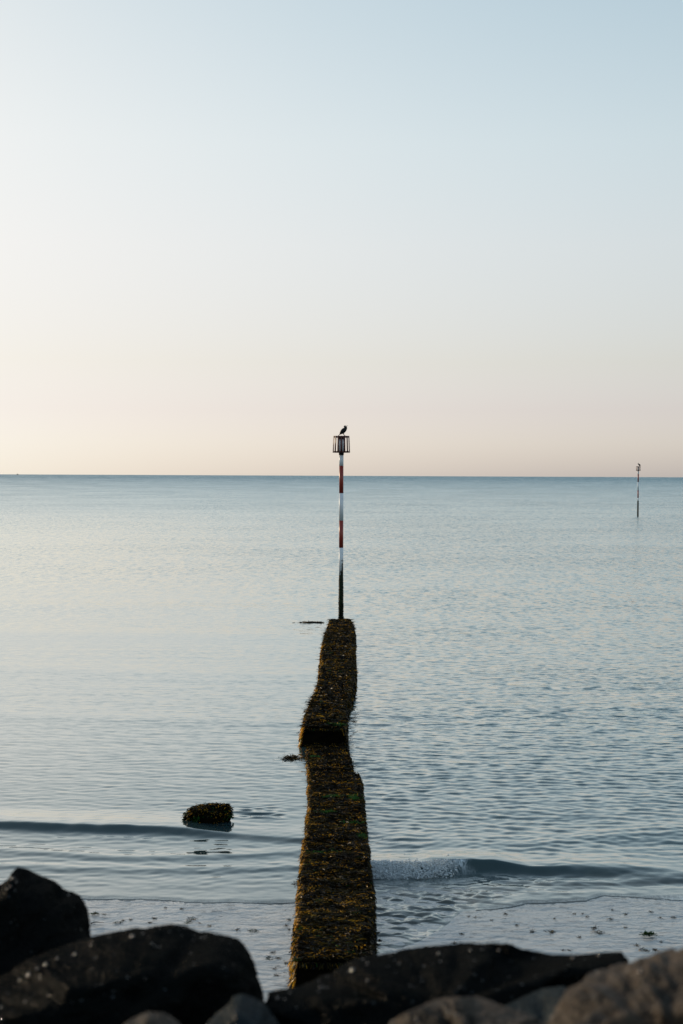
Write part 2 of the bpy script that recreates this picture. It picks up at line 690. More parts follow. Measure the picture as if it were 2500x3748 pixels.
# the incoming swell: left of the groyne not yet breaking, right of it toppling over
Lw = [(-900, 2985), (0, 2992), (312, 3002), (670, 3010), (900, 3024), (1110, 3040)]
Rw = [(1300, 3160), (1346, 3160), (1521, 3158), (1680, 3151), (1808, 3147), (1935, 3154), (2127, 3150), (2493, 3154), (2900, 3160)]
wx, wy = curve_world(Lw, 0.25)
vx, vy = curve_world(Rw, 0.25)
cy = np.where(xo < 0, np.interp(X, wx, wy), np.interp(X, vx, vy))
amp_l = 0.12 * sstep(-2.6, -5.0, X) + 0.06
px_r = X
amp_r = 0.12 * sstep(5.0, 3.2, px_r) + 0.10 * sstep(9.0, 5.5, px_r) + 0.05
amp = np.where(xo < 0, amp_l, amp_r)
dd = Y - cy + 0.05 * vnoise(X * 0.8, 3, 0, 21)
front = np.where(xo < 0, 0.27, 0.16 + 0.29 * sstep(3.9, 7.0, X))
swell = np.where(dd < 0, np.exp(-(dd / front) ** 2), np.exp(-(dd / 1.35) ** 2))
amp = amp * (1 + 0.16 * vnoise(X * 0.9, 2, 0, 33) + 0.08 * vnoise(X * 2.7, 5, 0, 34))
H = H * (1 - 0.35 * swell) + amp * swell
trough = np.exp(-((dd + 1.3) / 0.6) ** 2)
H -= 0.02 * amp / 0.2 * trough
# lesser rolls seaward and a wash line on the right
for (pts, a_, wd) in (([(1300, 2600), (2500, 2585)], 0.03, 1.2), ([(1340, 3060), (1900, 3085), (2500, 3040)], 0.05, 0.8), ([(1900, 3232), (2200, 3232), (2500, 3215)], 0.05, 0.3),
                      ([(1900, 3272), (2060, 3268), (2190, 3270), (2500, 3280)], 0.06, 0.16)):
    ax, ay = curve_world(pts)
    d2 = Y - np.interp(X, ax, ay) + 0.15 * vnoise(X * 0.5, 7, 0, int(pts[0][1]))
    H += a_ * np.exp(-(d2 / wd) ** 2) * sstep(ax[0] - 0.1, ax[0] + 1.0, X)
for (pts, a_, wd) in (([(-800, 2200), (1100, 2235)], 0.05, 3.5), ([(-800, 2310), (1100, 2330)], 0.05, 3), ([(-800, 2440), (1100, 2470)], 0.04, 2.2), ([(-800, 2600), (1050, 2640)], 0.03, 1.5),
                      ([(-300, 3105), (900, 3130)], 0.035, 0.35), ([(-300, 3160), (900, 3190)], 0.025, 0.3)):
    ax, ay = curve_world(pts)
    d2 = Y - np.interp(X, ax, ay) + 0.5 * vnoise(X * 0.2, 7, 0, int(pts[0][1]))
    H += a_ * np.exp(-(d2 / wd) ** 2) * sstep(0, -1.0, xo)
# choppy thin run-off on the right by the groyne
run = sstep(31.6, 30.4, Y) * sstep(0.3, 0.9, X) * sstep(3.4, 2.2, X + (28 - Y) * 0.3)
run2 = sstep(33.3, 32.0, Y) * sstep(0.3, 0.9, X) * sstep(9, 4, X)
rip = vnoise(X * 2.6, Y * 6 + X * 2.0, 0, 60) + 0.5 * vnoise(X * 6, Y * 13, 0, 61)
run_h = (0.034 * run + 0.012 * run2) * rip
# eddies behind the lone block
ex = ground(950, 2975)
e2 = np.exp(-(((X - ex[0]) / 0.75) ** 2 + ((Y - ex[1]) / 0.7) ** 2))
H += 0.04 * e2 * vnoise(X * 3.1, Y * 7, 0, 71) + 0.02 * np.exp(-(((X - ex[0]) / 0.9) ** 2 + ((Y - ex[1] + 0.6) / 0.12) ** 2))
ex = ground(1330, 2640)
e3 = np.exp(-(((X - ex[0]) / 0.45) ** 2 + ((Y - ex[1]) / 1.3) ** 2))
H += 0.02 * e3 * vnoise(X * 4, Y * 5, 0, 73)
wall = np.exp(-np.maximum(X - 0.55, 0) / 0.45) * (X > 0.2) * sstep(62, 56, Y) * sstep(33, 35, Y)
H += 0.012 * wall * (vnoise(X * 5 + Y * 0.6, Y * 4.5 - X * 2, 0, 140) + 0.6 * vnoise(X * 11, Y * 9, 0, 141))
# foam on the toppling part
foam = sstep(3.3, 2.3, X + 0.55 * vnoise(Y * 4, X * 1.2, 0, 5) + 0.4 * vnoise(X * 5, Y * 9, 0, 6)) * (xo > 0.2) * sstep(-0.52, -0.10, dd + 0.12 * vnoise(X * 4, 0, 0, 9)) * sstep(0.05, -0.04, dd)
H += foam * (0.022 * vnoise(X * 9, Y * 16, 0, 80) + 0.02 * vnoise(X * 22, Y * 30, 0, 81))
lace = 0.16 * np.exp(-((dd + 0.75) / 0.3) ** 2) * (xo > 0.2) * sstep(5.2, 3.2, X)
foam_r = 0.5 * np.exp(-((Y - edge_y(X) - 0.25) / 0.28) ** 2) * sstep(6.4, 7.4, X)
Ey = edge_y(X)
foam_l = 0.28 * np.exp(-((Y - Ey - 0.10) / 0.07) ** 2)
foam = np.maximum(foam, lace) + foam_r + foam_l
# landward edge: a thin lip lying on the sand, then under it
sz = sand_z(X, Y)
edge = Y - Ey
lipk = np.where((X > 0) & (X < 2.9), 0.04, 1.0)
lip = (0.012 + 0.012 * sstep(0.0, 0.25, edge) * np.exp(-edge / 0.5)) * lipk
W = np.where(edge > 0, sz + lip + 0.012 * np.logaddexp(0, (H * sstep(0, 1.2, edge) - sz - lip) / 0.012) - 0.0083 * sstep(0.3, 0, edge) + run_h * sstep(0.1, 1.2, edge), 0)
W = np.where(edge <= 0, sz + 0.012 * lipk - 0.25 * sstep(0.0, 0.12, -edge), W)
far = Y > 45
W = np.where(far, H, W)
keep = (W[:-1, :] > sz[:-1, :] - 0.15) | (W[1:, :] > sz[1:, :] - 0.15)
fk = (keep[:, :-1] | keep[:, 1:]).ravel()
Fw = grid_faces(*X.shape)[fk]
me = np_mesh('sea', np.stack([X, Y, W], -1).reshape(-1, 3), Fw, WATER)
left_glare = 0.75 * sstep(0.02, -0.12, X / Y) * sstep(36, 48, Y) * sstep(240, 110, Y)  # bright sky reflection on the left, painted into the water's body colour
shal_glare = np.clip(left_glare + sstep(33.5, 30.5, Y) * 0.9 + 0.6 * swell * sstep(0, -0.3, dd) * left + 0.25 * sstep(50, 34, Y), 0, 1)
chop_sh = chop * (0.30 + 0.70 * sstep(32, 60, Y)) * (1 - 0.25 * swell) * (1 + 1.2 * run)
chop_sh = np.where((xo > 0) & (dd > 0.1) & (dd < 2.2) & (X < 4), chop_sh * 0.55, chop_sh)
tilt_a = 0.02 + 0.25 * np.clip(np.log(np.maximum(Y, 60) / 60) / math.log(2500 / 60), 0, 1.1) ** 1.25
tilt_a = tilt_a * (0.75 + 0.35 * patch) * (1 - 0.8 * calm_band) * (1 - 0.7 * sstep(0.06, -0.20, X / Y) * sstep(420, 150, Y))
chop_sh = chop_sh * (1 - 0.3 * sstep(0.05, -0.2, X / Y))
vattr(me, 'chop', chop_sh)
vattr(me, 'offshore', 0.10 + 0.9 * sstep(42, 110, Y))
vattr(me, 'tilt', tilt_a)
vattr(me, 'foam', foam)
vattr(me, 'shallow_glare', shal_glare)
SEA = tag(link('sea', me), kind='structure')


def sea_h(x, y):
    i = np.clip(np.searchsorted(rows, y), 1, len(rows) - 1)
    j = np.clip(np.searchsorted(X[i], x), 1, X.shape[1] - 1)
    return float(W[i, j])


# spray above the breaker
drops = []
ax, ay = vx, vy
base = np.array([[0, 0, 1], [0.94, 0, -0.33], [-0.47, 0.82, -0.33], [-0.47, -0.82, -0.33]])
tf = np.array([[0, 1, 2], [0, 2, 3], [0, 3, 1], [1, 3, 2]])
Vd, Fd = [], []
for k in range(4200):
    x = 0.62 + abs(rs.normal(0, 1.1))
    if x > 2.7:
        continue
    y0 = np.interp(x, vx, vy)
    hh = (0.29 + 0.03 * vnoise(x * 5, 0, 0, 90))
    tt = rs.random()
    y = y0 - 0.02 - 0.42 * tt + rs.normal(0, 0.03)
    z = hh * (1 - tt ** 1.4) + rs.normal(0, 0.012) + (rs.random() < 0.10) * rs.random() ** 2 * 0.18 * abs(vnoise(x * 3, 1, 0, 4)) * 2 + 0.01
    s = 0.005 + 0.016 * rs.random() ** 3
    st = np.array([1 + rs.random() * 1.5, 1, 1 + rs.random()])
    Fd.append(tf + 4 * len(Vd))
    Vd.append(base * s * st + (x, y, z))
me = np_mesh('spray', np.concatenate(Vd), np.concatenate(Fd), FOAM)
tag(link('spray', me), 'white spray of the small wave breaking to the right of the groyne', 'spray', kind='stuff')

# ------------------------------------------------------------------ seaweed makers
AMBER = np.array([0.34, 0.175, 0.014])
BROWN = np.array([0.036, 0.027, 0.007])
DARK = np.array([0.0045, 0.0042, 0.003])
GREEN = np.array([0.03, 0.12, 0.022])


def fronds(P, D, Nrm, length, width, col, segs=3, droop=0.4, curl=0.3, tips=0.5):
    """many ribbons at once. P roots, D growing directions, Nrm surface normals"""
    n = len(P)
    D = D / np.linalg.norm(D, axis=1, keepdims=True)
    Sd = np.cross(D, Nrm)
    Sd /= np.linalg.norm(Sd, axis=1, keepdims=True) + 1e-9
    tw = rng.normal(0, 0.7, (n, 1))
    Sd = Sd * np.cos(tw) + Nrm * np.sin(tw)
    side_c = rng.normal(0, curl, (n, 1))
    lift = rng.random((n, 1)) * 0.5
    V = np.zeros((n, (segs + 1) * 2, 3))
    Cc = np.zeros((n, (segs + 1) * 2, 3))
    for k in range(segs + 1):
        t_ = k / segs
        p = P + D * length[:, None] * t_ + np.cross(D, Nrm) * side_c * length[:, None] * t_ ** 2
        p = p + Nrm * length[:, None] * (lift * t_ * (1 - 0.6 * t_) * 1.2)
        p[:, 2] -= (length * droop * t_ ** 2)
        wv = width * (0.55 + 1.1 * t_ - 0.95 * t_ ** 3)
        V[:, 2 * k] = p + Sd * wv[:, None]
        V[:, 2 * k + 1] = p - Sd * wv[:, None]
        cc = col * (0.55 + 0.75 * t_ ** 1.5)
        Cc[:, 2 * k] = cc
        Cc[:, 2 * k + 1] = cc
    F = []
    for k in range(segs):
        F.append(np.stack([np.full(n, 2 * k), np.full(n, 2 * k + 1), np.full(n, 2 * k + 3), np.full(n, 2 * k + 2)], -1))
    F = np.stack(F, 1) + (np.arange(n) * (segs + 1) * 2)[:, None, None]
    return V.reshape(-1, 3), F.reshape(-1, 4), np.clip(Cc.reshape(-1, 3), 0, 1)


def weed_mesh(chunks, name='seaweed'):
    V, F, K, o = [], [], [], 0
    for v, f, c in chunks:
        V.append(v)
        F.append(f + o)
        K.append(c)
        o += len(v)
    me = np_mesh(name, np.concatenate(V), np.concatenate(F), WEED, smooth=True)
    vcol(me, 'frond_colour', np.concatenate(K))
    return me


def weed_colours(n, pos_, amber_p=0.2, green_p=0.02):
    g = fbm(pos_[:, 0] * 4, pos_[:, 1] * 5, pos_[:, 2] * 4, 3, 55)
    r = rng.random(n)
    c = np.where((r < 0.55)[:, None], DARK, BROWN)
    am = rng.random(n) < np.clip(amber_p * (1 + 1.6 * g), 0, 1)
    c = np.where(am[:, None], AMBER, c)
    gr = rng.random(n) < green_p
    c = np.where(gr[:, None], GREEN * 0.5, c)
    return c * (0.6 + 0.8 * rng.random((n, 1)))


# ------------------------------------------------------------------ groyne
# each section: list of (left x, right x, row) of the top edges, and top heights at its far and near end
SECT = [
    dict(z=(0.70, 0.66), pts=[(1212, 1282, 2266), (1204, 1289, 2292), (1190, 1287, 2340), (1184, 1288, 2400), (1181, 1288, 2450), (1176, 1284, 2485), (1163, 1274, 2519),
                              (1147, 1260, 2557), (1130, 1252, 2592), (1124, 1252, 2630), (1116, 1253, 2662)], foot=-0.35),
    dict(z=(0.08, 0.22), pts=[(1124, 1268, 2716), (1126, 1272, 2740), (1130, 1278, 2780), (1136, 1291, 2816)], foot=-0.35),
    dict(z=(0.16, 0.88), pts=[(1138, 1309, 2822), (1140, 1314, 2860), (1141, 1318, 2920), (1137, 1325, 3000), (1126, 1332, 3069), (1119, 1338, 3140), (1112, 1345, 3206),
                              (1107, 1347, 3276), (1101, 1346, 3350), (1096, 1347, 3420), (1094, 1352, 3490), (1094, 1354, 3516)], foot=-0.3),
]
groyne = empty('groyne', tuple(ground(1210, 3516, 0.1)))
tag(groyne, 'long narrow concrete groyne thick with brown seaweed running out to sea', 'groyne')
gl = np.array(groyne.location)


def section_frame(sec, n_along, extra=0.0):
    pts = sec['pts']
    ts = np.linspace(0, 1, len(pts))
    rows_ = np.array([p[2] for p in pts], float)
    tpar = (rows_ - rows_[0]) / (rows_[-1] - rows_[0])
    # height runs linearly with true distance
    zs0 = np.interp(tpar, [0, 1], sec['z'])
    L = np.array([ground(p[0], p[2], z) for p, z in zip(pts, zs0)])
    Rr = np.array([ground(p[1], p[2], z) for p, z in zip(pts, zs0)])
    d = np.concatenate([[0], np.cumsum(np.linalg.norm(np.diff((L + Rr) / 2, axis=0), axis=1))])
    zt = np.interp(d / d[-1], [0, 1], sec['z'])
    L = np.array([ground(p[0], p[2], z) for p, z in zip(pts, zt)])
    Rr = np.array([ground(p[1], p[2], z) for p, z in zip(pts, zt)])
    s = np.linspace(0, d[-1], n_along)
    Li = np.stack([np.interp(s, d, L[:, k]) for k in range(3)], -1)
    Ri = np.stack([np.interp(s, d, Rr[:, k]) for k in range(3)], -1)
    return s, Li, Ri, d[-1]


def lump(P):
    return 0.048 * fbm(P[:, 0] * 2.2, P[:, 1] * 1.6, P[:, 2] * 2.2, 3, 77)


BATTER = 0.15
all_edges = []
for si, sec in enumerate(SECT):
    _, Li, Ri, length = section_frame(sec, 2)
    n = max(12, int(length / 0.09))
    s, Li, Ri, length = section_frame(sec, n)
    foot = sec['foot']
    prof = []
    m_top = 14
    for k in range(7):                               # left side, bottom up
        f = k / 7
        P = Li.copy()
        P[:, 0] -= BATTER * (1 - f) + 0.0
        P[:, 2] = foot + (Li[:, 2] - 0.03 - foot) * f
        prof.append(P)
    for k in range(m_top + 1):
        f = k / m_top
        P = Li * (1 - f) + Ri * f
        P[:, 2] -= 0.05 * (2 * abs(f - 0.5)) ** 5
        prof.append(P)
    for k in range(1, 8):
        f = 1 - k / 7
        P = Ri.copy()
        P[:, 0] += BATTER * (1 - f)
        P[:, 2] = foot + (Ri[:, 2] - 0.03 - foot) * f
        prof.append(P)
    prof = np.stack(prof, 1)                         # along, across, 3
    V = prof.reshape(-1, 3)
    nz = lump(V)
    V = V + np.stack([nz * 0.8, nz * 0.3, nz], -1)
    nr, ncx = n, prof.shape[1]
    Fg = grid_faces(nr, ncx)
    # end walls
    V = V.tolist()
    Fg = Fg.tolist()
    for e in (0, nr - 1):
        base_i = e * ncx
        for k in range(ncx // 2):
            a, b_, c_, d_ = base_i + k, base_i + k + 1, base_i + ncx - 2 - k, base_i + ncx - 1 - k
            if len({a, b_, c_, d_}) == 4:
                Fg.append([a, b_, c_, d_] if e == 0 else [d_, c_, b_, a])
    me = np_mesh('concrete_section', np.array(V) - gl, np.array(Fg), CONC)
    sec_o = link('concrete_section', me, groyne)
    # --- growth on it
    ch = []
    Ym = (Li[:, 1].mean())
    area = length * 1.2
    # top
    dens = 800 if si == 2 else (620 if si == 1 else 330)
    nt_ = int(area * dens)
    f = rng.random(nt_)
    q = rng.random(nt_) * (n - 1.001)
    i0 = q.astype(int)
    fr = (q - i0)[:, None]
    Lq = Li[i0] * (1 - fr) + Li[i0 + 1] * fr
    Rq = Ri[i0] * (1 - fr) + Ri[i0 + 1] * fr
    P = Lq * (1 - f[:, None]) + Rq * f[:, None]
    P[:, 2] += 0.012 + lump(P) - 0.05 * (2 * np.abs(f - 0.5)) ** 5 + 0.004
    flow = np.sign(vnoise(P[:, 0] * 1.2, P[:, 1] * 1.5, 0, 31) + (f - 0.5) * 1.1)
    D = np.stack([flow * (0.9 + 0.2 * rng.random(nt_)), -0.35 + rng.normal(0, 0.4, nt_), rng.normal(0.05, 0.15, nt_)], -1)
    Nr = np.tile([0, 0, 1.0], (nt_, 1))
    scale = 1.0 + 0.5 * (Ym > 60)
    ln = (0.07 + 0.13 * rng.random(nt_) ** 1.5) * scale
    wd = (0.0035 + 0.0055 * rng.random(nt_)) * scale
    cl = weed_colours(nt_, P, 0.05, 0.01)
    cl = cl * (0.35 + 1.3 * sstep(-0.5, 0.6, fbm(P[:, 0] * 1.3, P[:, 1] * 4.0, 0, 3, 44)))[:, None]
    over = ((f < 0.05) | (f > 0.95))
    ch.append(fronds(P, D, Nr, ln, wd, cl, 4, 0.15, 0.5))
    # small stubby yellow tips, in knots
    nk = int(area * dens * 0.55)
    f = rng.random(nk)
    q = rng.random(nk) * (n - 1.001)
    i0 = q.astype(int)
    fr = (q - i0)[:, None]
    P = (Li[i0] * (1 - fr) + Li[i0 + 1] * fr) * (1 - f[:, None]) + (Ri[i0] * (1 - fr) + Ri[i0 + 1] * fr) * f[:, None]
    knot = fbm(P[:, 0] * 3.4, P[:, 1] * 4.6, 0, 3, 91)
    k_ = knot > 0.42 + 0.12 * rng.normal(0, 1, nk)
    P = P[k_]
    P[:, 2] += lump(P) + 0.02
    nk = len(P)
    D = np.stack([rng.normal(0, 1, nk), rng.normal(-0.3, 0.8, nk), np.abs(rng.normal(0.35, 0.3, nk))], -1)
    cl = AMBER * (0.5 + 1.7 * rng.random((nk, 1)))
    ch.append(fronds(P, D, np.tile([0, 0, 1.0], (nk, 1)), (0.02 + 0.035 * rng.random(nk)) * scale, (0.005 + 0.005 * rng.random(nk)) * scale, cl, 2, 0.2, 0.4))
    # sides: hanging
    for side, E, sg in (('l', Li, -1), ('r', Ri, 1)):
        hgt = (E[:, 2].mean() - (-0.05 if Ym > 31 else 0.05)) + 0.1
        ns = int(length * max(hgt, 0.25) * (900 if Ym < 45 else 480))
        f = rng.random(ns)
        q = rng.random(ns) * (n - 1.001)
        i0 = q.astype(int)
        fr = (q - i0)[:, None]
        P = E[i0] * (1 - fr) + E[i0 + 1] * fr
        top = P[:, 2].copy()
        bot = np.maximum(foot, -0.08)
        P[:, 0] += sg * (BATTER * f * (top - bot) / (top - foot) + 0.005)
        P[:, 2] = top - 0.02 - f * (top - bot)
        nzv = lump(P)
        P[:, 0] += nzv * 0.8
        D = np.stack([sg * (0.35 + 0.3 * rng.random(ns)), rng.normal(0, 0.35, ns), -1 + rng.normal(0, 0.2, ns)], -1)
        Nr = np.tile([sg * 1.0, 0, 0.15], (ns, 1))
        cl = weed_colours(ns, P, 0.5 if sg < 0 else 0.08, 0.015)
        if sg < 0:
            cl = cl * 1.9  # sunlight on the left side put into the frond colour
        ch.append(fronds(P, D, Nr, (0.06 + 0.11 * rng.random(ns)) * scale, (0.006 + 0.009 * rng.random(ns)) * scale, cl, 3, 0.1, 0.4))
    # front wall facing the beach: only a fringe over its edge
    nf = 260 if si != 2 else 500
    f = rng.random(nf)
    P = Li[-1] * (1 - f[:, None]) + Ri[-1] * f[:, None]
    P = P + np.stack([np.zeros(nf), rng.random(nf) * 0.02 - 0.01, -0.03 + 0 * f], -1)
    D = np.stack([rng.normal(0, 0.4, nf), np.full(nf, -0.7), rng.normal(-0.6, 0.3, nf)], -1)
    ch.append(fronds(P, D, np.tile([0, -0.8, 0.5], (nf, 1)), 0.04 + 0.07 * rng.random(nf), 0.005 + 0.006 * rng.random(nf), weed_colours(nf, P, 0.12, 0.03), 3, 0.3, 0.3))
    # bright green patches
    gp = {0: [(1236, 2653, 0.30, 0.16)], 1: [(1150, 2772, 0.15, 0.08)], 2: [(1215, 2916, 0.25, 0.10), (1295, 2920, 0.14, 0.25), (1290, 3010, 0.32, 0.08), (1185, 3121, 0.36, 0.10), (1200, 2975, 0.2, 0.1),
                                                                        (1170, 3307, 0.08, 0.06), (1108, 3408, 0.08, 0.05), (1275, 3504, 0.2, 0.08), (1092, 3520, 0.06, 0.05), (1322, 3060, 0.1, 0.2)]}[si]
    for (gx, gy, ax_, ay_) in gp:
        zt = float(np.interp(ground(gx, gy, 0.4)[1], Li[::-1, 1], Li[::-1, 2]))
        c0 = ground(gx, gy, zt)
        ng = int(2600 * ax_ * ay_ * 3) + 60
        P = c0 + np.stack([rng.normal(0, ax_ * 0.5, ng), rng.normal(0, ay_ * 0.6, ng), 0.012 + 0 * rng.random(ng)], -1)
        P[:, 2] += lump(P) + 0.01
        D = np.stack([rng.normal(0, 0.8, ng), rng.normal(-0.4, 0.5, ng), 0.25 + 0.4 * rng.random(ng)], -1)
        cl = GREEN * (0.4 + 1.0 * rng.random((ng, 1)))
        ch.append(fronds(P, D, np.tile([0, 0, 1.0], (ng, 1)), 0.03 + 0.05 * rng.random(ng), 0.003 + 0.005 * rng.random(ng), cl, 2, 0.2, 0.3))
    me = weed_mesh([(v - gl, f_, c_) for v, f_, c_ in ch])
    so = link('seaweed', me, sec_o)
    tag(so, kind='stuff')


# ------------------------------------------------------------------ loose weed on water and sand
def clump(name, px, py, z, rx_, ry_, n, label, cat='seaweed', group=None, amber=0.15, green=0.0, ln=0.06, up=0.4, hump=0.03):
    c0 = ground(px, py, z)
    P = np.stack([rng.normal(0, rx_ * 0.45, n), rng.normal(0, ry_ * 0.45, n), np.zeros(n)], -1)
    rr = np.clip(1 - (P[:, 0] / rx_) ** 2 - (P[:, 1] / ry_) ** 2, 0, 1)
    P[:, 2] = hump * rr * rng.random(n)
    D = np.stack([rng.normal(0, 1, n), rng.normal(0, 0.7, n), rng.random(n) * up], -1)
    cl = weed_colours(n, P * 3 + px, amber, green)
    me = weed_mesh([fronds(P, D, np.tile([0, 0, 1.0], (n, 1)), ln * (0.5 + rng.random(n)), ln * 0.1 * (0.6 + rng.random(n)), cl, 3, 0.05, 0.5)], name)
    o = link(name, me)
    o.location = c0
    tag(o, label, cat, group)
    return o


clump('floating_seaweed', 1066, 2776, 0.0, 0.34, 0.45, 420, 'dark clump of bladderwrack floating just left of the groyne step', amber=0.1, ln=0.08)
o = clump('awash_weed', 1142, 2279, 0.0, 0.72, 0.22, 420, 'thin dark streak of weed awash left of the groyne tip', amber=0.03, ln=0.13, up=0.15, hump=0.05)
clump('green_seaweed', 2375, 3421, 0.08, 0.15, 0.10, 380, 'green clump of seaweed on the wet sand at far right', amber=0.0, green=0.85, ln=0.045, hump=0.035)
clump('green_seaweed', 348, 3346, 0.04, 0.09, 0.05, 160, 'small green tuft of seaweed on sand beside the upper left boulder', amber=0.05, green=0.8, ln=0.035, hump=0.03)
clump('dark_seaweed', 1372, 3462, 0.08, 0.07, 0.08, 240, 'black lump of weed touching the right foot of the groyne', amber=0.0, ln=0.035, hump=0.05)
clump('dark_seaweed', 1389, 3446, 0.06, 0.045, 0.05, 130, 'smaller black lump of weed just right of the groyne foot', amber=0.0, ln=0.03, hump=0.04)
# drifting bits by the groyne's left side
for k, (px, py, rx_, lab) in enumerate([(1102, 2682, 0.18, 'loose frond tips breaking the water left of the dark groyne step'), (1104, 2716, 0.16, 'loose frond tips left of the groyne foot below its step'),
                                        (1170, 2475, 0.25, 'sparse frond tips floating beside the bend of the groyne'), (1178, 2372, 0.3, 'sparse frond tips floating by the outer groyne'),
                                        (1086, 3235, 0.10, 'dark weed tips lying in the shallows left of the groyne')]):
    tag(clump('drifting_weed', px, py, 0.0, rx_, 0.3, 46, lab, amber=0.1, ln=0.05, up=0.8), kind='stuff')

SCRAPS = [(382, 3347), (606, 3323), (667, 3327), (562, 3362), (702, 3363, 1), (568, 3361), (692, 3375, 2), (452, 3370), (430, 3377, 2), (479, 3366), (547, 3377), (733, 3380), (765, 3389), (925, 3407, 2),
          (870, 3402), (1045, 3388), (1060, 3366), (1058, 3402), (984, 3507, 2), (1020, 3506), (1001, 3486), (1012, 3571), (1064, 3560), (1003, 3545), (1050, 3525),
          (1715, 3354), (1800, 3368), (1738, 3357), (1890, 3387), (1948, 3410, 1), (2019, 3413, 1), (2178, 3397, 1), (2195, 3413, 1), (2030, 3363), (2100, 3345), (2133, 3345), (2237, 3364), (2290, 3346),
          (2418, 3360), (2328, 3460), (2355, 3476, 1), (2398, 3478, 1), (2060, 3478), (2084, 3480), (1632, 3472), (1560, 3470), (2240, 3330), (2380, 3338), (2465, 3358), (2420, 3448), (1500, 3490), (1690, 3420),
          (2350, 3516), (2120, 3430), (2290, 3395), (1660, 3452), (2150, 3355), (1850, 3345)]
proto = []
for k in range(5):
    n = 26
    P = np.stack([rng.normal(0, 0.022, n), rng.normal(0, 0.02, n), np.zeros(n)], -1)
    D = np.stack([rng.normal(0, 1, n), rng.normal(0, 0.8, n), rng.random(n) * 0.5], -1)
    cl = weed_colours(n, P * 9 + k, 0.1, 0.5 if k == 4 else 0.08)
    proto.append(weed_mesh([fronds(P, D, np.tile([0, 0, 1.0], (n, 1)), 0.02 + 0.03 * rng.random(n), 0.003 + 0.003 * rng.random(n), cl, 2, 0.0, 0.5)], 'seaweed_scrap'))
for k, sp in enumerate(SCRAPS):
    px, py = sp[0], sp[1]
    big = sp[2] if len(sp) > 2 else 0
    c0 = ground(px, py, 0.05)
    z = float(sand_z(np.array([c0[0]]), np.array([c0[1]]))[0])
    c0 = ground(px, py, z)
    o = link('seaweed_scrap', proto[4] if big == 2 else proto[k % 4])
    o.location = (c0[0], c0[1], z + 0.003)
    s_ = 1.0 + 0.5 * (big > 0) + 0.3 * random.random()
    o.scale = (s_ * (0.6 + 0.9 * random.random()), s_ * (1.2 if big else 0.8), s_ * 0.5)
    o.rotation_euler = (0, 0, random.random() * 6.28)
    where = 'left of the groyne' if px < 1200 else 'right of the groyne'
    what = {0: 'tiny dark scrap of seaweed', 1: 'slightly larger black scrap of seaweed', 2: 'small greenish scrap of seaweed'}[big]
    tag(o, what + ' on the wet sand ' + where, 'seaweed', what + 's ' + where)
# a bare stalk by the left boulder
a, b_ = ground(333, 3381, 0.04), ground(383, 3379, 0.04)
st = catmull([a, a * 0.66 + b_ * 0.34 + (0, 0, 0.02), a * 0.3 + b_ * 0.7 + (0, 0, 0.012), b_], 5)
v, f_ = tube(st - a, [0.012 - 0.009 * i / (len(st) - 1) for i in range(len(st))], 8)
o = link('weed_stalk', np_mesh('weed_stalk', v, f_, BLACKIRON))
o.location = a + (0, 0, 0.01)
tag(o, 'thin dark stalk lying on the sand by the upper left boulder', 'seaweed')


# ------------------------------------------------------------------ boulders
def ico(sub):
    import bmesh
    bm = bmesh.new()
    bmesh.ops.create_icosphere(bm, subdivisions=sub, radius=1.0)
    V = np.array([v.co[:] for v in bm.verts])
    F = np.array([[v.index for v in f.verts] for f in bm.faces])
    bm.free()
    return V, F


ICO = {}


GLINT_FACET, t, b = new_mat('glint_facet_gloss')  # gloss for the added sun-glint facets
b.inputs['Base Color'].default_value = (0.05, 0.04, 0.035, 1)
b.inputs['Roughness'].default_value = 0.17


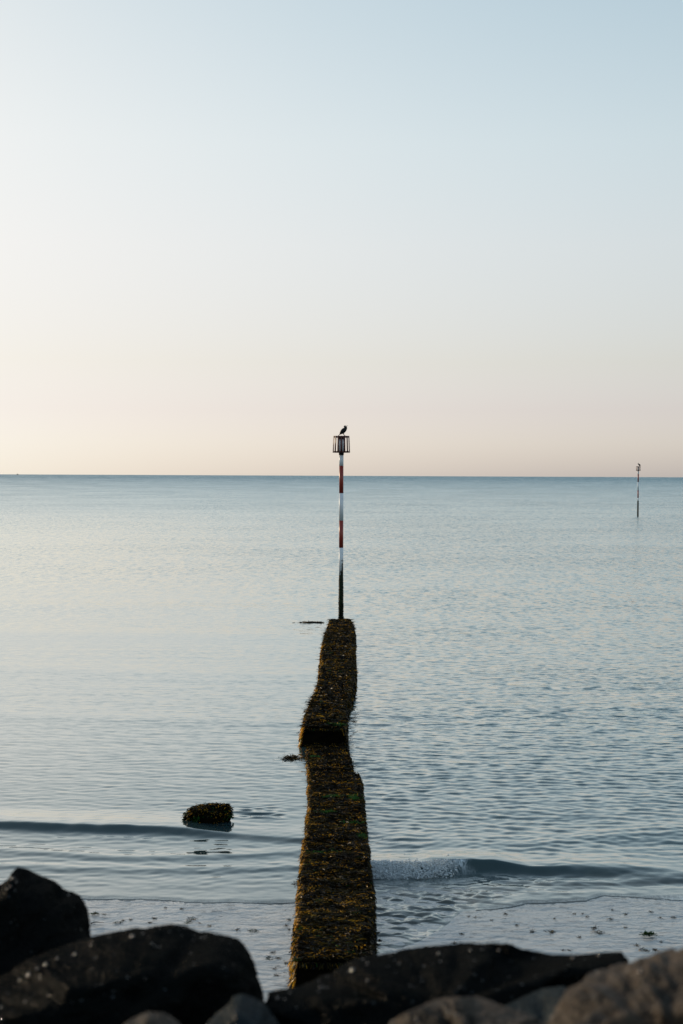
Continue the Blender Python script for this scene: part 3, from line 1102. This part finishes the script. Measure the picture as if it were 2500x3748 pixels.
def boulder(name, outline, centre, dist, depth, mat, label, cat='boulder', sub=6, rough=0.05, seed=1, power=0.62, group=None, glints=()):
    """a rounded block of stone whose outline is `outline` when seen from the promenade"""
    if sub not in ICO:
        ICO[sub] = ico(sub)
    V0, F = ICO[sub]
    fwd = ray(*centre)
    c_w = np.array([0, 0, CAM_H]) + fwd * dist
    right, up = M3[:, 0], M3[:, 1]
    fw = -M3[:, 2]
    poly = np.array([((x - centre[0]) / F_PX * dist, -(y - centre[1]) / F_PX * dist) for x, y in outline])
    # polar outline, finely walked
    seg = []
    for i in range(len(poly)):
        a_, b2 = poly[i], poly[(i + 1) % len(poly)]
        for s_ in np.linspace(0, 1, 24, endpoint=False):
            seg.append(a_ * (1 - s_) + b2 * s_)
    seg = np.array(seg)
    th = np.arctan2(seg[:, 1], seg[:, 0])
    rr = np.hypot(seg[:, 0], seg[:, 1])
    o_ = np.argsort(th)
    th, rr = th[o_], rr[o_]
    # squash the start sphere towards the outline's aspect so points stay evenly spread
    wx_, wy_ = np.ptp(seg[:, 0]), np.ptp(seg[:, 1])
    asp = wx_ / wy_
    q = V0.copy()
    s_ = np.hypot(q[:, 0], q[:, 1])
    dirx, diry = q[:, 0] * asp, q[:, 1]
    ang = np.arctan2(diry, dirx)
    rad = np.interp(ang, th, rr, period=2 * np.pi)
    sp = np.clip(s_, 0, 1) ** power
    cz = np.sign(q[:, 2]) * np.abs(q[:, 2]) ** 0.85
    A = np.cos(ang) * rad * sp
    B = np.sin(ang) * rad * sp
    size = min(wx_, wy_)
    P = A[:, None] * right + B[:, None] * up + (cz * depth / 2)[:, None] * fw
    nn_ = P / (np.linalg.norm(P, axis=1, keepdims=True) + 1e-9)
    f1 = 1.0 / (size * 0.45)
    big = fbm(P[:, 0] * f1, P[:, 1] * f1, P[:, 2] * f1, 2, seed)
    ridg = 1 - np.abs(fbm(P[:, 0] * f1 * 2, P[:, 1] * f1 * 2, P[:, 2] * f1 * 2, 3, seed + 5))
    inner = 1 - 0.75 * sstep(0.80, 1.0, s_)          # keep the seen outline
    rp = np.random.default_rng(seed)
    for k in range(16):                              # broken faces
        pn = rp.normal(0, 1, 3)
        pn /= np.linalg.norm(pn)
        proj = P @ pn
        off = proj.max() * rp.uniform(0.62, 0.86)
        P = P - (np.maximum(0, proj - off) * 0.85 * (1 - sstep(0.78, 0.97, s_)))[:, None] * pn
    if mat is ROCK_BROWN:
        rough = rough * 2.2
    disp = inner * (big * size * 0.045 + (ridg - 0.6) * size * 0.05) + rough * 0.5 * fbm(P[:, 0] * 7, P[:, 1] * 7, P[:, 2] * 7, 4, seed + 9, 0.6)
    P = P + nn_ * disp[:, None]
    for it in range(3):                              # bring the seen outline back to its shape after the chipping
        PW = P + c_w - (0, 0, CAM_H)
        dp = PW @ fw
        uu = (PW @ right) / dp * dist - (c_w - (0, 0, CAM_H)) @ right / ((c_w - (0, 0, CAM_H)) @ fw) * dist
        vv = (PW @ up) / dp * dist - (c_w - (0, 0, CAM_H)) @ up / ((c_w - (0, 0, CAM_H)) @ fw) * dist
        an, ra = np.arctan2(vv, uu), np.hypot(uu, vv)
        nb = 120
        bi = ((an + np.pi) / (2 * np.pi) * nb).astype(int) % nb
        mxr = np.zeros(nb)
        np.maximum.at(mxr, bi, ra)
        bc = (np.arange(nb) + 0.5) / nb * 2 * np.pi - np.pi
        want = np.interp(bc, th, rr, period=2 * np.pi)
        k_ = np.where(mxr > 0, want / np.maximum(mxr, 1e-6), 1.0)
        kf = np.interp(an, bc, k_, period=2 * np.pi)
        a_, b2, d2 = P @ right, P @ up, P @ fw
        P = (a_ * kf)[:, None] * right + (b2 * kf)[:, None] * up + d2[:, None] * fw
    me = np_mesh(name, P, F[:, ::-1], mat)
    ob = link(name, me)
    ob.location = c_w
    tag(ob, label, cat, group)
    if glints:                                       # added facets, tilted to flash the sun at the camera
        dp = (P + c_w - (0, 0, CAM_H)) @ fw
        PW = P + c_w - (0, 0, CAM_H)
        sxp = CX + F_PX * (PW @ right) / dp
        syp = CY - F_PX * (PW @ up) / dp
        rg = np.random.default_rng(seed + 3)
        for gx_, gy_, gr in glints:
            near_ = np.where(np.hypot(sxp - gx_, syp - gy_) < 22)[0]
            if len(near_) == 0:
                near_ = np.argsort(np.hypot(sxp - gx_, syp - gy_))[:6]
            vi = near_[np.argmin(dp[near_])]
            p0 = P[vi]
            to_cam = -(p0 + c_w - (0, 0, CAM_H))
            to_cam /= np.linalg.norm(to_cam)
            hv = np.array(sdir) + to_cam
            hv /= np.linalg.norm(hv)
            hv = hv + rg.normal(0, 0.02, 3)
            hv /= np.linalg.norm(hv)
            e1 = np.cross(hv, [0, 1, 0.3])
            e1 /= np.linalg.norm(e1)
            e2_ = np.cross(hv, e1)
            gr *= 1.5
            t_ = np.linspace(0, 2 * np.pi, 7, endpoint=False)
            rj = gr * (0.8 + 0.4 * rg.random(7))
            ringv = np.cos(t_)[:, None] * e1 * rj[:, None] + np.sin(t_)[:, None] * e2_ * rj[:, None]
            v, f_ = loft([ringv * 1.25 - hv * gr * 0.9, ringv])
            o_c = link('glint_facet', np_mesh('glint_facet', v, f_, GLINT_FACET, smooth=False), ob)
            o_c.location = p0 + to_cam * gr * 0.8 + hv * gr * 0.3
    return ob


G = 'armour stones in front of the beach'
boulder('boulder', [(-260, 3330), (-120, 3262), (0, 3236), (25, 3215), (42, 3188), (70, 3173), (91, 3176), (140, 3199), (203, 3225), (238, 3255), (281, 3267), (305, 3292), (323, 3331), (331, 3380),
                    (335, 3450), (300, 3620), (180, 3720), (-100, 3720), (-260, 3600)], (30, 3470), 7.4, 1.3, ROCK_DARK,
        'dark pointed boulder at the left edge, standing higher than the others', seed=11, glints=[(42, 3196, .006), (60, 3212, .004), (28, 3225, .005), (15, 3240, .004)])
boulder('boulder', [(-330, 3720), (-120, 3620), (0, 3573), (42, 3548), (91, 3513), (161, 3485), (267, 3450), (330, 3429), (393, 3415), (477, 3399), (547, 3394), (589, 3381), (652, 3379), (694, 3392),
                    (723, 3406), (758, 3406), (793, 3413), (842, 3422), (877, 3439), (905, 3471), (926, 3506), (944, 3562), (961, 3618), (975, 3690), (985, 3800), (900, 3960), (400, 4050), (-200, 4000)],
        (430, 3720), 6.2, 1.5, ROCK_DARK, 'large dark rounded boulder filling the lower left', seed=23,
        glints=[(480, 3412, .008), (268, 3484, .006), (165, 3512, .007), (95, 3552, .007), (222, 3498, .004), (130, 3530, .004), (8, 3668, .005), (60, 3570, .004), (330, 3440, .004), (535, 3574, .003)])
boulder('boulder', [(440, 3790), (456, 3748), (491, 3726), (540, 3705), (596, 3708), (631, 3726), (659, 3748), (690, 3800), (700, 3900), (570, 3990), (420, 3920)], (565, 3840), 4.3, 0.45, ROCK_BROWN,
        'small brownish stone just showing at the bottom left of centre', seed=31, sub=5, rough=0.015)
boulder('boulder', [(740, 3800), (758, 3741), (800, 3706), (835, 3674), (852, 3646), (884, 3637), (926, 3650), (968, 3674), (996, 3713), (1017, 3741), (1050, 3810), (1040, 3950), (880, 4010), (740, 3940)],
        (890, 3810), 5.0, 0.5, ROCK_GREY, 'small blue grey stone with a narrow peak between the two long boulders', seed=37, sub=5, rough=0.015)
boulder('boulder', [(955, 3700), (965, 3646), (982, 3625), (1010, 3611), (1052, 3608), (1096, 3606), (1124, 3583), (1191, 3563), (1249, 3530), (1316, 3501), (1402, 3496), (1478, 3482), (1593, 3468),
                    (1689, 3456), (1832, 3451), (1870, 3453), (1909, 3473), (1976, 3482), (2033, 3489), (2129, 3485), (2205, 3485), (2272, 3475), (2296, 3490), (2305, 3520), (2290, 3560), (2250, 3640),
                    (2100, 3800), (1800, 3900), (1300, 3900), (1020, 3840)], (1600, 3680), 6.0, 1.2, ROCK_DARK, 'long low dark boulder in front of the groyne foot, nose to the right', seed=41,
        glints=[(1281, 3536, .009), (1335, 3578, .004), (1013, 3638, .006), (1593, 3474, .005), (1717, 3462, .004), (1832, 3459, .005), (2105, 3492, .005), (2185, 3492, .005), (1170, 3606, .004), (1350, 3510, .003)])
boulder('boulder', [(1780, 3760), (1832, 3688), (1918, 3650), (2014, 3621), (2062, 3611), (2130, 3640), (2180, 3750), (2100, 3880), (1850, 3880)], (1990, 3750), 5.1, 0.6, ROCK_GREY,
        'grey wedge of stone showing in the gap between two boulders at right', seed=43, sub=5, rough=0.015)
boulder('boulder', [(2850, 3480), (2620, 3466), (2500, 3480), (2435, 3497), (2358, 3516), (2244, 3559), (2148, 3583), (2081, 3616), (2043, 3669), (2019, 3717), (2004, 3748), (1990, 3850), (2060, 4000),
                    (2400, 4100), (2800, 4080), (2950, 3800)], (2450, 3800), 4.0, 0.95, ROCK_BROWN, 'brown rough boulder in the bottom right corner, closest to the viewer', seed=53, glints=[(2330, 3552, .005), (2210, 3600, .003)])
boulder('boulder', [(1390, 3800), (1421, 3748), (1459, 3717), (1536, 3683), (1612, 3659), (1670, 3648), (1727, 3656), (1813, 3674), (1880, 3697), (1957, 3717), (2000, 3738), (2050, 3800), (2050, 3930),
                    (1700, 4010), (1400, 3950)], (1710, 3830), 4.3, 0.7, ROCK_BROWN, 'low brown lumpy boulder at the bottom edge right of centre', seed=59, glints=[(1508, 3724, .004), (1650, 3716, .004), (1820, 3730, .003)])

# stone bank they lie on, dropping to the beach
by = np.array([-3, 1.5, 3.2, 5.0, 6.6, 8.2, 10, 13, 17, 20.5])
bz = np.array([7.2, 7.1, 7.0, 6.45, 5.75, 5.1, 4.2, 2.7, 0.9, -0.4])
gy = np.linspace(-3, 20.5, 150)
gx = np.linspace(-14, 14, 180)
GY, GX = np.meshgrid(gy, gx, indexing='ij')
GZ = np.interp(GY, by, bz) + 0.22 * fbm(GX * 0.9, GY * 0.9, 0, 4, 15) - 0.12
GZ = np.where(GY < 2.5, np.minimum(GZ, 7.25), GZ)
me = np_mesh('rock_bank', np.stack([GX, GY, GZ], -1).reshape(-1, 3), grid_faces(150, 180), ROCK_DARK)
tag(link('rock_bank', me), kind='structure')

# the lone block in the shallows
blk = boulder('weedy_block', [(672, 2988), (696, 2958), (723, 2948), (759, 2943), (790, 2940), (812, 2942), (841, 2941), (846, 2968), (849, 2990), (840, 3012), (828, 3040), (800, 3060), (700, 3060), (684, 3030)],
              (762, 2995), 37.6, 0.9, CONC, 'squat block of rock with green and brown weed standing alone in the shallows', 'rock', sub=5, rough=0.03, seed=77, power=0.42)
bv = np.zeros(len(blk.data.vertices) * 3)
blk.data.vertices.foreach_get('co', bv)
bv = bv.reshape(-1, 3)
bn = np.zeros(len(bv) * 3)
blk.data.vertices.foreach_get('normal', bn)
bn = bn.reshape(-1, 3)
cand = np.where((bn[:, 1] < 0.9) & ((bn[:, 2] > 0.2) | ((bv[:, 2] > -0.02) & (bn[:, 2] > -0.2))))[0]
pick = rng.choice(cand, 2200)
P, Nr = bv[pick], bn[pick]
P = P + rng.normal(0, 0.012, P.shape)
D = np.stack([rng.normal(0, 0.7, len(P)), rng.normal(-0.2, 0.5, len(P)), -0.4 * rng.random(len(P))], -1) + Nr * 0.25
cl = weed_colours(len(P), P * 2, 0.16, 0.05) * 1.2
gm = (fbm(P[:, 0] * 2.5, P[:, 1] * 2.5, P[:, 2] * 2.5, 2, 5) > 0.15) & (P[:, 2] < 0.16)
cl = np.where(gm[:, None], GREEN * (0.25 + 0.6 * rng.random((len(P), 1))), cl)
me = weed_mesh([fronds(P, D, Nr, 0.025 + 0.055 * rng.random(len(P)), 0.006 + 0.009 * rng.random(len(P)), cl, 3, 0.2, 0.4)])
tag(link('seaweed', me, blk), kind='stuff')


# ------------------------------------------------------------------ beacon
def build_beacon(loc, label, group, bands, r=0.128, growth=1.03):
    root = empty('beacon', loc)
    tag(root, label, 'beacon', group)
    for nm, z0, z1, mt in bands:
        rr = r * (growth if nm == 'fouled_pole_base' else 1.0)
        v, f_ = cyl(z0 - z0, z1 - z0, rr, rr, 40, 0.0)
        o = link(nm, np_mesh(nm, v, f_, mt, smooth=False), root)
        o.data.polygons.foreach_set('use_smooth', np.array([abs(p.normal.z) < 0.5 for p in o.data.polygons]))
        o.location = (0, 0, z0)
        if nm == 'fouled_pole_base':
            n = 2600
            th = rng.random(n) * 6.283
            zz = rng.random(n) ** 1.3 * (z1 - z0 - 0.2)
            P = np.stack([rr * np.cos(th), rr * np.sin(th), zz], -1)
            Nr = np.stack([np.cos(th), np.sin(th), 0 * th], -1)
            D = Nr * 0.4 + np.stack([0 * th, 0 * th, -1 + 0 * th], -1) + rng.normal(0, 0.2, (n, 3))
            cl = np.where((rng.random(n) < 0.25)[:, None], GREEN * 0.45, DARK) * (0.5 + rng.random((n, 1)))
            ln = (0.03 + 0.07 * rng.random(n)) * (1.3 - zz / (z1 - z0))
            me = weed_mesh([fronds(P, D, Nr, ln, 0.004 + 0.007 * rng.random(n), cl, 2, 0.1, 0.3)])
            tag(link('seaweed', me, o), kind='stuff')
    zb = bands[0][2]                              # top of the uppermost band
    v, f_ = cyl(0, 0.15, 0.145, 0.152, 40, 0.012)
    o = link('collar', np_mesh('collar', v, f_, BLACKIRON, smooth=False), root)
    o.location = (0, 0, zb)
    z0 = zb + 0.15
    bask = link('basket', None, root)
    bask.location = (0, 0, z0)
    hgt = 0.985
    R0, R1 = 0.485, 0.445
    for (za, zc, ra, rb_) in ((0, 0.085, R0, R0 - 0.003), (hgt - 0.095, hgt, R1 + 0.004, R1)):
        o = link('hoop', np_mesh('hoop', *hoop(za, zc, ra, rb_, 0.014), STEEL_RED, smooth=False), bask)
    bar_me = None
    for k in range(16):
        a_ = 2 * math.pi * k / 16
        if bar_me is None:
            rr0, rr1 = R0 + 0.008, R1 + 0.006
            hw = 0.050
            th_ = 0.012
            v = np.array([[x, y, z] for (x, z) in ((rr0, -0.004), (rr1, hgt + 0.004)) for (x, y) in ((x + 0.014, -hw), (x + 0.014 + th_, -hw), (x + 0.014 + th_, hw), (x + 0.014, hw))])
            f_ = np.array([[0, 1, 2, 3], [7, 6, 5, 4], [0, 4, 5, 1], [1, 5, 6, 2], [2, 6, 7, 3], [3, 7, 4, 0]])
            bar_me = np_mesh('slat', v, f_, STEEL_RED, smooth=False)
        o = link('slat', bar_me, bask)
        o.rotation_euler = (0, 0, a_ + math.pi / 2)
    o = link('inner_post', np_mesh('inner_post', *cyl(0.0, 0.80, 0.150, 0.150, 32), WHITE, smooth=False), bask)
    o = link('post_cap', np_mesh('post_cap', *cyl(0.80, hgt - 0.012, 0.165, 0.150, 32), BLACKIRON, smooth=False), bask)
    sp_me = None
    for zz in (0.03, hgt - 0.05):
        for k in range(8):
            a_ = math.pi * k / 4 + math.pi / 8
            v, f_ = tube([(0.10, 0, 0), (0.46, 0, 0)], [0.018, 0.018], 8)
            sp_me = sp_me or np_mesh('spoke', v, f_, STEEL_RED)
            o = link('spoke', sp_me, bask)
            o.location = (0, 0, zz)
            o.rotation_euler = (0, 0, a_)
    return root, z0 + hgt


GB = 'beacon poles at the ends of the groynes'
D1 = ground(1248, 2262, 0.70)
k1 = 61.9                                        # picture units per metre there
zt = [(2262 - y) / k1 for y in (1664, 1703, 1803.5, 1904, 2004, 2104)]
bands = [('white_band', zt[1], zt[0], WHITE), ('red_band', zt[2], zt[1], RED), ('white_band', zt[3], zt[2], WHITE), ('red_band', zt[4], zt[3], RED), ('white_band', zt[5], zt[4], WHITE_TIDE),
         ('fouled_pole_base', -0.8, zt[5], ALGAE)]
B1, top1 = build_beacon(tuple(D1 + (0, 0.12, 0)), 'tall red and white banded pole with a slatted basket at the groyne tip', GB, bands)
B1.rotation_euler = (0, R(-0.11), 0)
D2 = ground(2334.5, 1890.5, 0.0)
zz2 = [(1440 - 0) / 1, ]
kk = (1890 - 0) / 1
k2 = 16.25
z2 = [(1891.2 - y) / k2 for y in (1724.5, 1734.4, 1763.8, 1794.2, 1823, 1833.6)]
bands2 = [('white_band', z2[1], z2[0], WHITE), ('red_band', z2[2], z2[1], RED), ('white_band', z2[3], z2[2], WHITE), ('red_band', z2[4], z2[3], RED), ('white_band', z2[5], z2[4], WHITE),
          ('fouled_pole_base', -1.5, z2[5], ALGAE)]
B2, top2 = build_beacon(tuple(D2), 'small distant red and white banded pole standing in open water at right', GB, bands2, 0.145, 1.18)


# ------------------------------------------------------------------ cormorants
def cormorant(loc, label, spine, radii, head, beak_tip, tail, feet, yaw=0.0, mirror=1, cheek=True, scale=1.0):
    """side-on bird; all points given as (forward, up) in metres"""
    root = empty('cormorant', loc)
    root.rotation_euler = (0, 0, yaw)
    root.scale = (mirror * scale, scale, scale)
    tag(root, label, 'bird')
    P = catmull([(x, 0, z) for x, z in spine], 6)
    Rr = catmull([(a_, b2, 0) for a_, b2 in radii], 6)
    v, f_ = tube(P, [(max(q[0], 0.004), max(q[1], 0.004)) for q in Rr], 16)
    link('body', np_mesh('body', v, f_, FEATHER), root)
    for s in (-1, 1):                             # folded wings lie along the flanks
        wp = catmull([(x, s * y, z) for x, y, z in head['wing']], 5)
        rw = np.interp(np.linspace(0, 1, len(wp)), [0, 0.25, 0.7, 1], [0.012, 0.05, 0.038, 0.006])
        v, f_ = tube(wp, [(0.016, r_) for r_ in rw], 10)
        link('wing', np_mesh('wing', v, f_, FEATHER), root)
    tp = catmull([(x, 0, z) for x, z in tail], 4)
    v, f_ = tube(tp, [(0.025 + 0.03 * i / len(tp), 0.026 - 0.012 * i / len(tp)) for i in range(len(tp))], 10)
    link('tail', np_mesh('tail', v, f_, FEATHER), root)
    hx, hz = head['at']
    bx, bz_ = beak_tip
    d = np.array([bx - hx, 0, bz_ - hz])
    bp = [np.array([hx, 0, hz]) + d * t_ for t_ in (0.25, 0.5, 0.75, 0.95, 1.0)]
    bp[-1] = bp[-1] + (0, 0, -0.006)
    v, f_ = tube(bp, [(0.022, 0.026), (0.016, 0.018), (0.011, 0.012), (0.008, 0.010), (0.003, 0.004)], 10)
    link('beak', np_mesh('beak', v, f_, BEAK), root)
    if cheek:
        for s in (-1, 1):
            t_ = np.linspace(0, 2 * np.pi, 14, endpoint=False)
            rings = [np.stack([hx + 0.014 + r_ * np.cos(t_), np.full(14, s * yy_), hz - 0.014 + r_ * 1.15 * np.sin(t_)], -1) for r_, yy_ in ((0.022, 0.024), (0.018, 0.034), (0.008, 0.038))]
            v, f_ = loft(rings)
            link('cheek_patch', np_mesh('cheek_patch', v, f_, CHEEK), root)
            rings = [np.stack([hx + 0.020 + r_ * np.cos(t_), np.full(14, s * yy_), hz + 0.010 + r_ * np.sin(t_)], -1) for r_, yy_ in ((0.006, 0.030), (0.005, 0.036), (0.002, 0.038))]
            v, f_ = loft(rings)
            link('eye', np_mesh('eye', v, f_, BLACKIRON), root)
    (kx_, kz_), (fx_, fz_) = feet
    for s in (-1, 1):
        lg = empty_part('leg', root)
        v, f_ = tube([(kx_, s * 0.035, kz_ + 0.05), (kx_ + 0.01, s * 0.045, kz_), (fx_, s * 0.05, fz_ + 0.012)], [0.040, 0.024, 0.018], 10)
        v2, f2 = tube([(fx_ - 0.02, s * 0.05, fz_ + 0.012), (fx_ + 0.03, s * 0.06, fz_ + 0.010), (fx_ + 0.085, s * 0.065, fz_ + 0.004)], [(0.008, 0.008), (0.026, 0.006), (0.040, 0.003)], 10)
        lg.data = np_mesh('leg', v, f_, FOOT)
        link('foot', np_mesh('foot', v2, f2, FOOT), lg)
    return root


def empty_part(name, parent):
    o = bpy.data.objects.new(name, bpy.data.meshes.new(name))
    C.objects.link(o)
    o.parent = parent
    return o


# near bird, side-on, facing right. zoomed picture units -> metres
u1 = 200 / 1567 / 61.9
def q(x, y, x0=850, y0=742):
    return ((x - x0) * u1, (y0 - y) * u1)
spine = [q(735, 700), q(762, 668), q(800, 630), q(840, 592), q(875, 560), q(903, 528), q(905, 505), q(884, 492), q(868, 482), q(882, 470), q(905, 468)]
radii = [(0.03, 0.03), (0.08, 0.085), (0.115, 0.125), (0.125, 0.138), (0.11, 0.118), (0.075, 0.080), (0.052, 0.062), (0.042, 0.055), (0.042, 0.055), (0.042, 0.050), (0.026, 0.026)]
wing = [(q(865, 560)[0], 0.095, q(865, 560)[1]), (q(825, 600)[0], 0.115, q(825, 600)[1]), (q(780, 650)[0], 0.085, q(780, 650)[1]), (q(733, 702)[0], 0.03, q(733, 702)[1])]
cormorant(tuple(np.array(B1.location) + (0.085 + 0.045, -0.42, top1 + 0.004)), 'black cormorant facing right on the basket of the near beacon', spine, radii,
          dict(at=q(890, 474), wing=wing), q(965, 455), [q(752, 690), q(715, 720), q(685, 744)], (q(838, 700), (0.03, 0.0)))
# far bird, facing left with its bill raised
u2 = 200 / 1567 / k2
def q2(x, y, x0=686, y0=428):
    return (-(x - x0) * u2, (y0 - y) * u2)
spine = [q2(712, 418), q2(704, 408), q2(694, 396), q2(682, 384), q2(670, 374), q2(660, 366), q2(654, 358), q2(655, 352), q2(657, 348)]
radii = [(0.04, 0.04), (0.10, 0.11), (0.13, 0.15), (0.13, 0.155), (0.12, 0.13), (0.08, 0.10), (0.055, 0.075), (0.055, 0.065), (0.04, 0.045)]
wing = [(q2(672, 378)[0], 0.09, q2(672, 378)[1]), (q2(686, 392)[0], 0.12, q2(686, 392)[1]), (q2(700, 406)[0], 0.09, q2(700, 406)[1]), (q2(713, 420)[0], 0.03, q2(713, 420)[1])]
cormorant(tuple(np.array(B2.location) + (0.18, -0.3, top2 + 0.004)), 'tiny black cormorant with raised bill on the far beacon', spine, radii,
          dict(at=q2(656, 350), wing=wing), q2(660, 330), [q2(706, 412), q2(716, 420), q2(728, 430)], (q2(690, 410), (-0.0, 0.0)), mirror=-1, cheek=False, scale=1.12)

# ------------------------------------------------------------------ far ship, at the left of the horizon
sp_ = ground(64, 1742.2, 0.0)
sd = 8200.0
sloc = np.array([ray(64, 1734)[0], ray(64, 1734)[1], 0]) * sd
ship = empty('ship', (sloc[0], sloc[1], 0))
tag(ship, 'tiny faint ship on the horizon at the left edge', 'ship')


def box(x0, x1, y0, y1, z0, z1, taper=0.0):
    v = np.array([[x0 + taper, y0, z0], [x1 - taper, y0, z0], [x1 - taper, y1, z0], [x0 + taper, y1, z0], [x0, y0, z1], [x1, y0, z1], [x1, y1, z1], [x0, y1, z1]], float)
    f_ = np.array([[3, 2, 1, 0], [4, 5, 6, 7], [0, 1, 5, 4], [1, 2, 6, 5], [2, 3, 7, 6], [3, 0, 4, 7]])
    return v, f_


link('hull', np_mesh('hull', *box(-6, 6, -2, 2, 0, 2.6, 1.0), HULL, smooth=False), ship)
link('wheelhouse', np_mesh('wheelhouse', *box(0, 3.6, -1.4, 1.4, 2.6, 6.2), HULL, smooth=False), ship)
link('mast', np_mesh('mast', *box(-2.9, -2.4, -0.25, 0.25, 2.6, 9.5), HULL, smooth=False), ship)
link('funnel', np_mesh('funnel', *box(1.2, 2.2, -0.5, 0.5, 6.2, 8.4), HULL, smooth=False), ship)
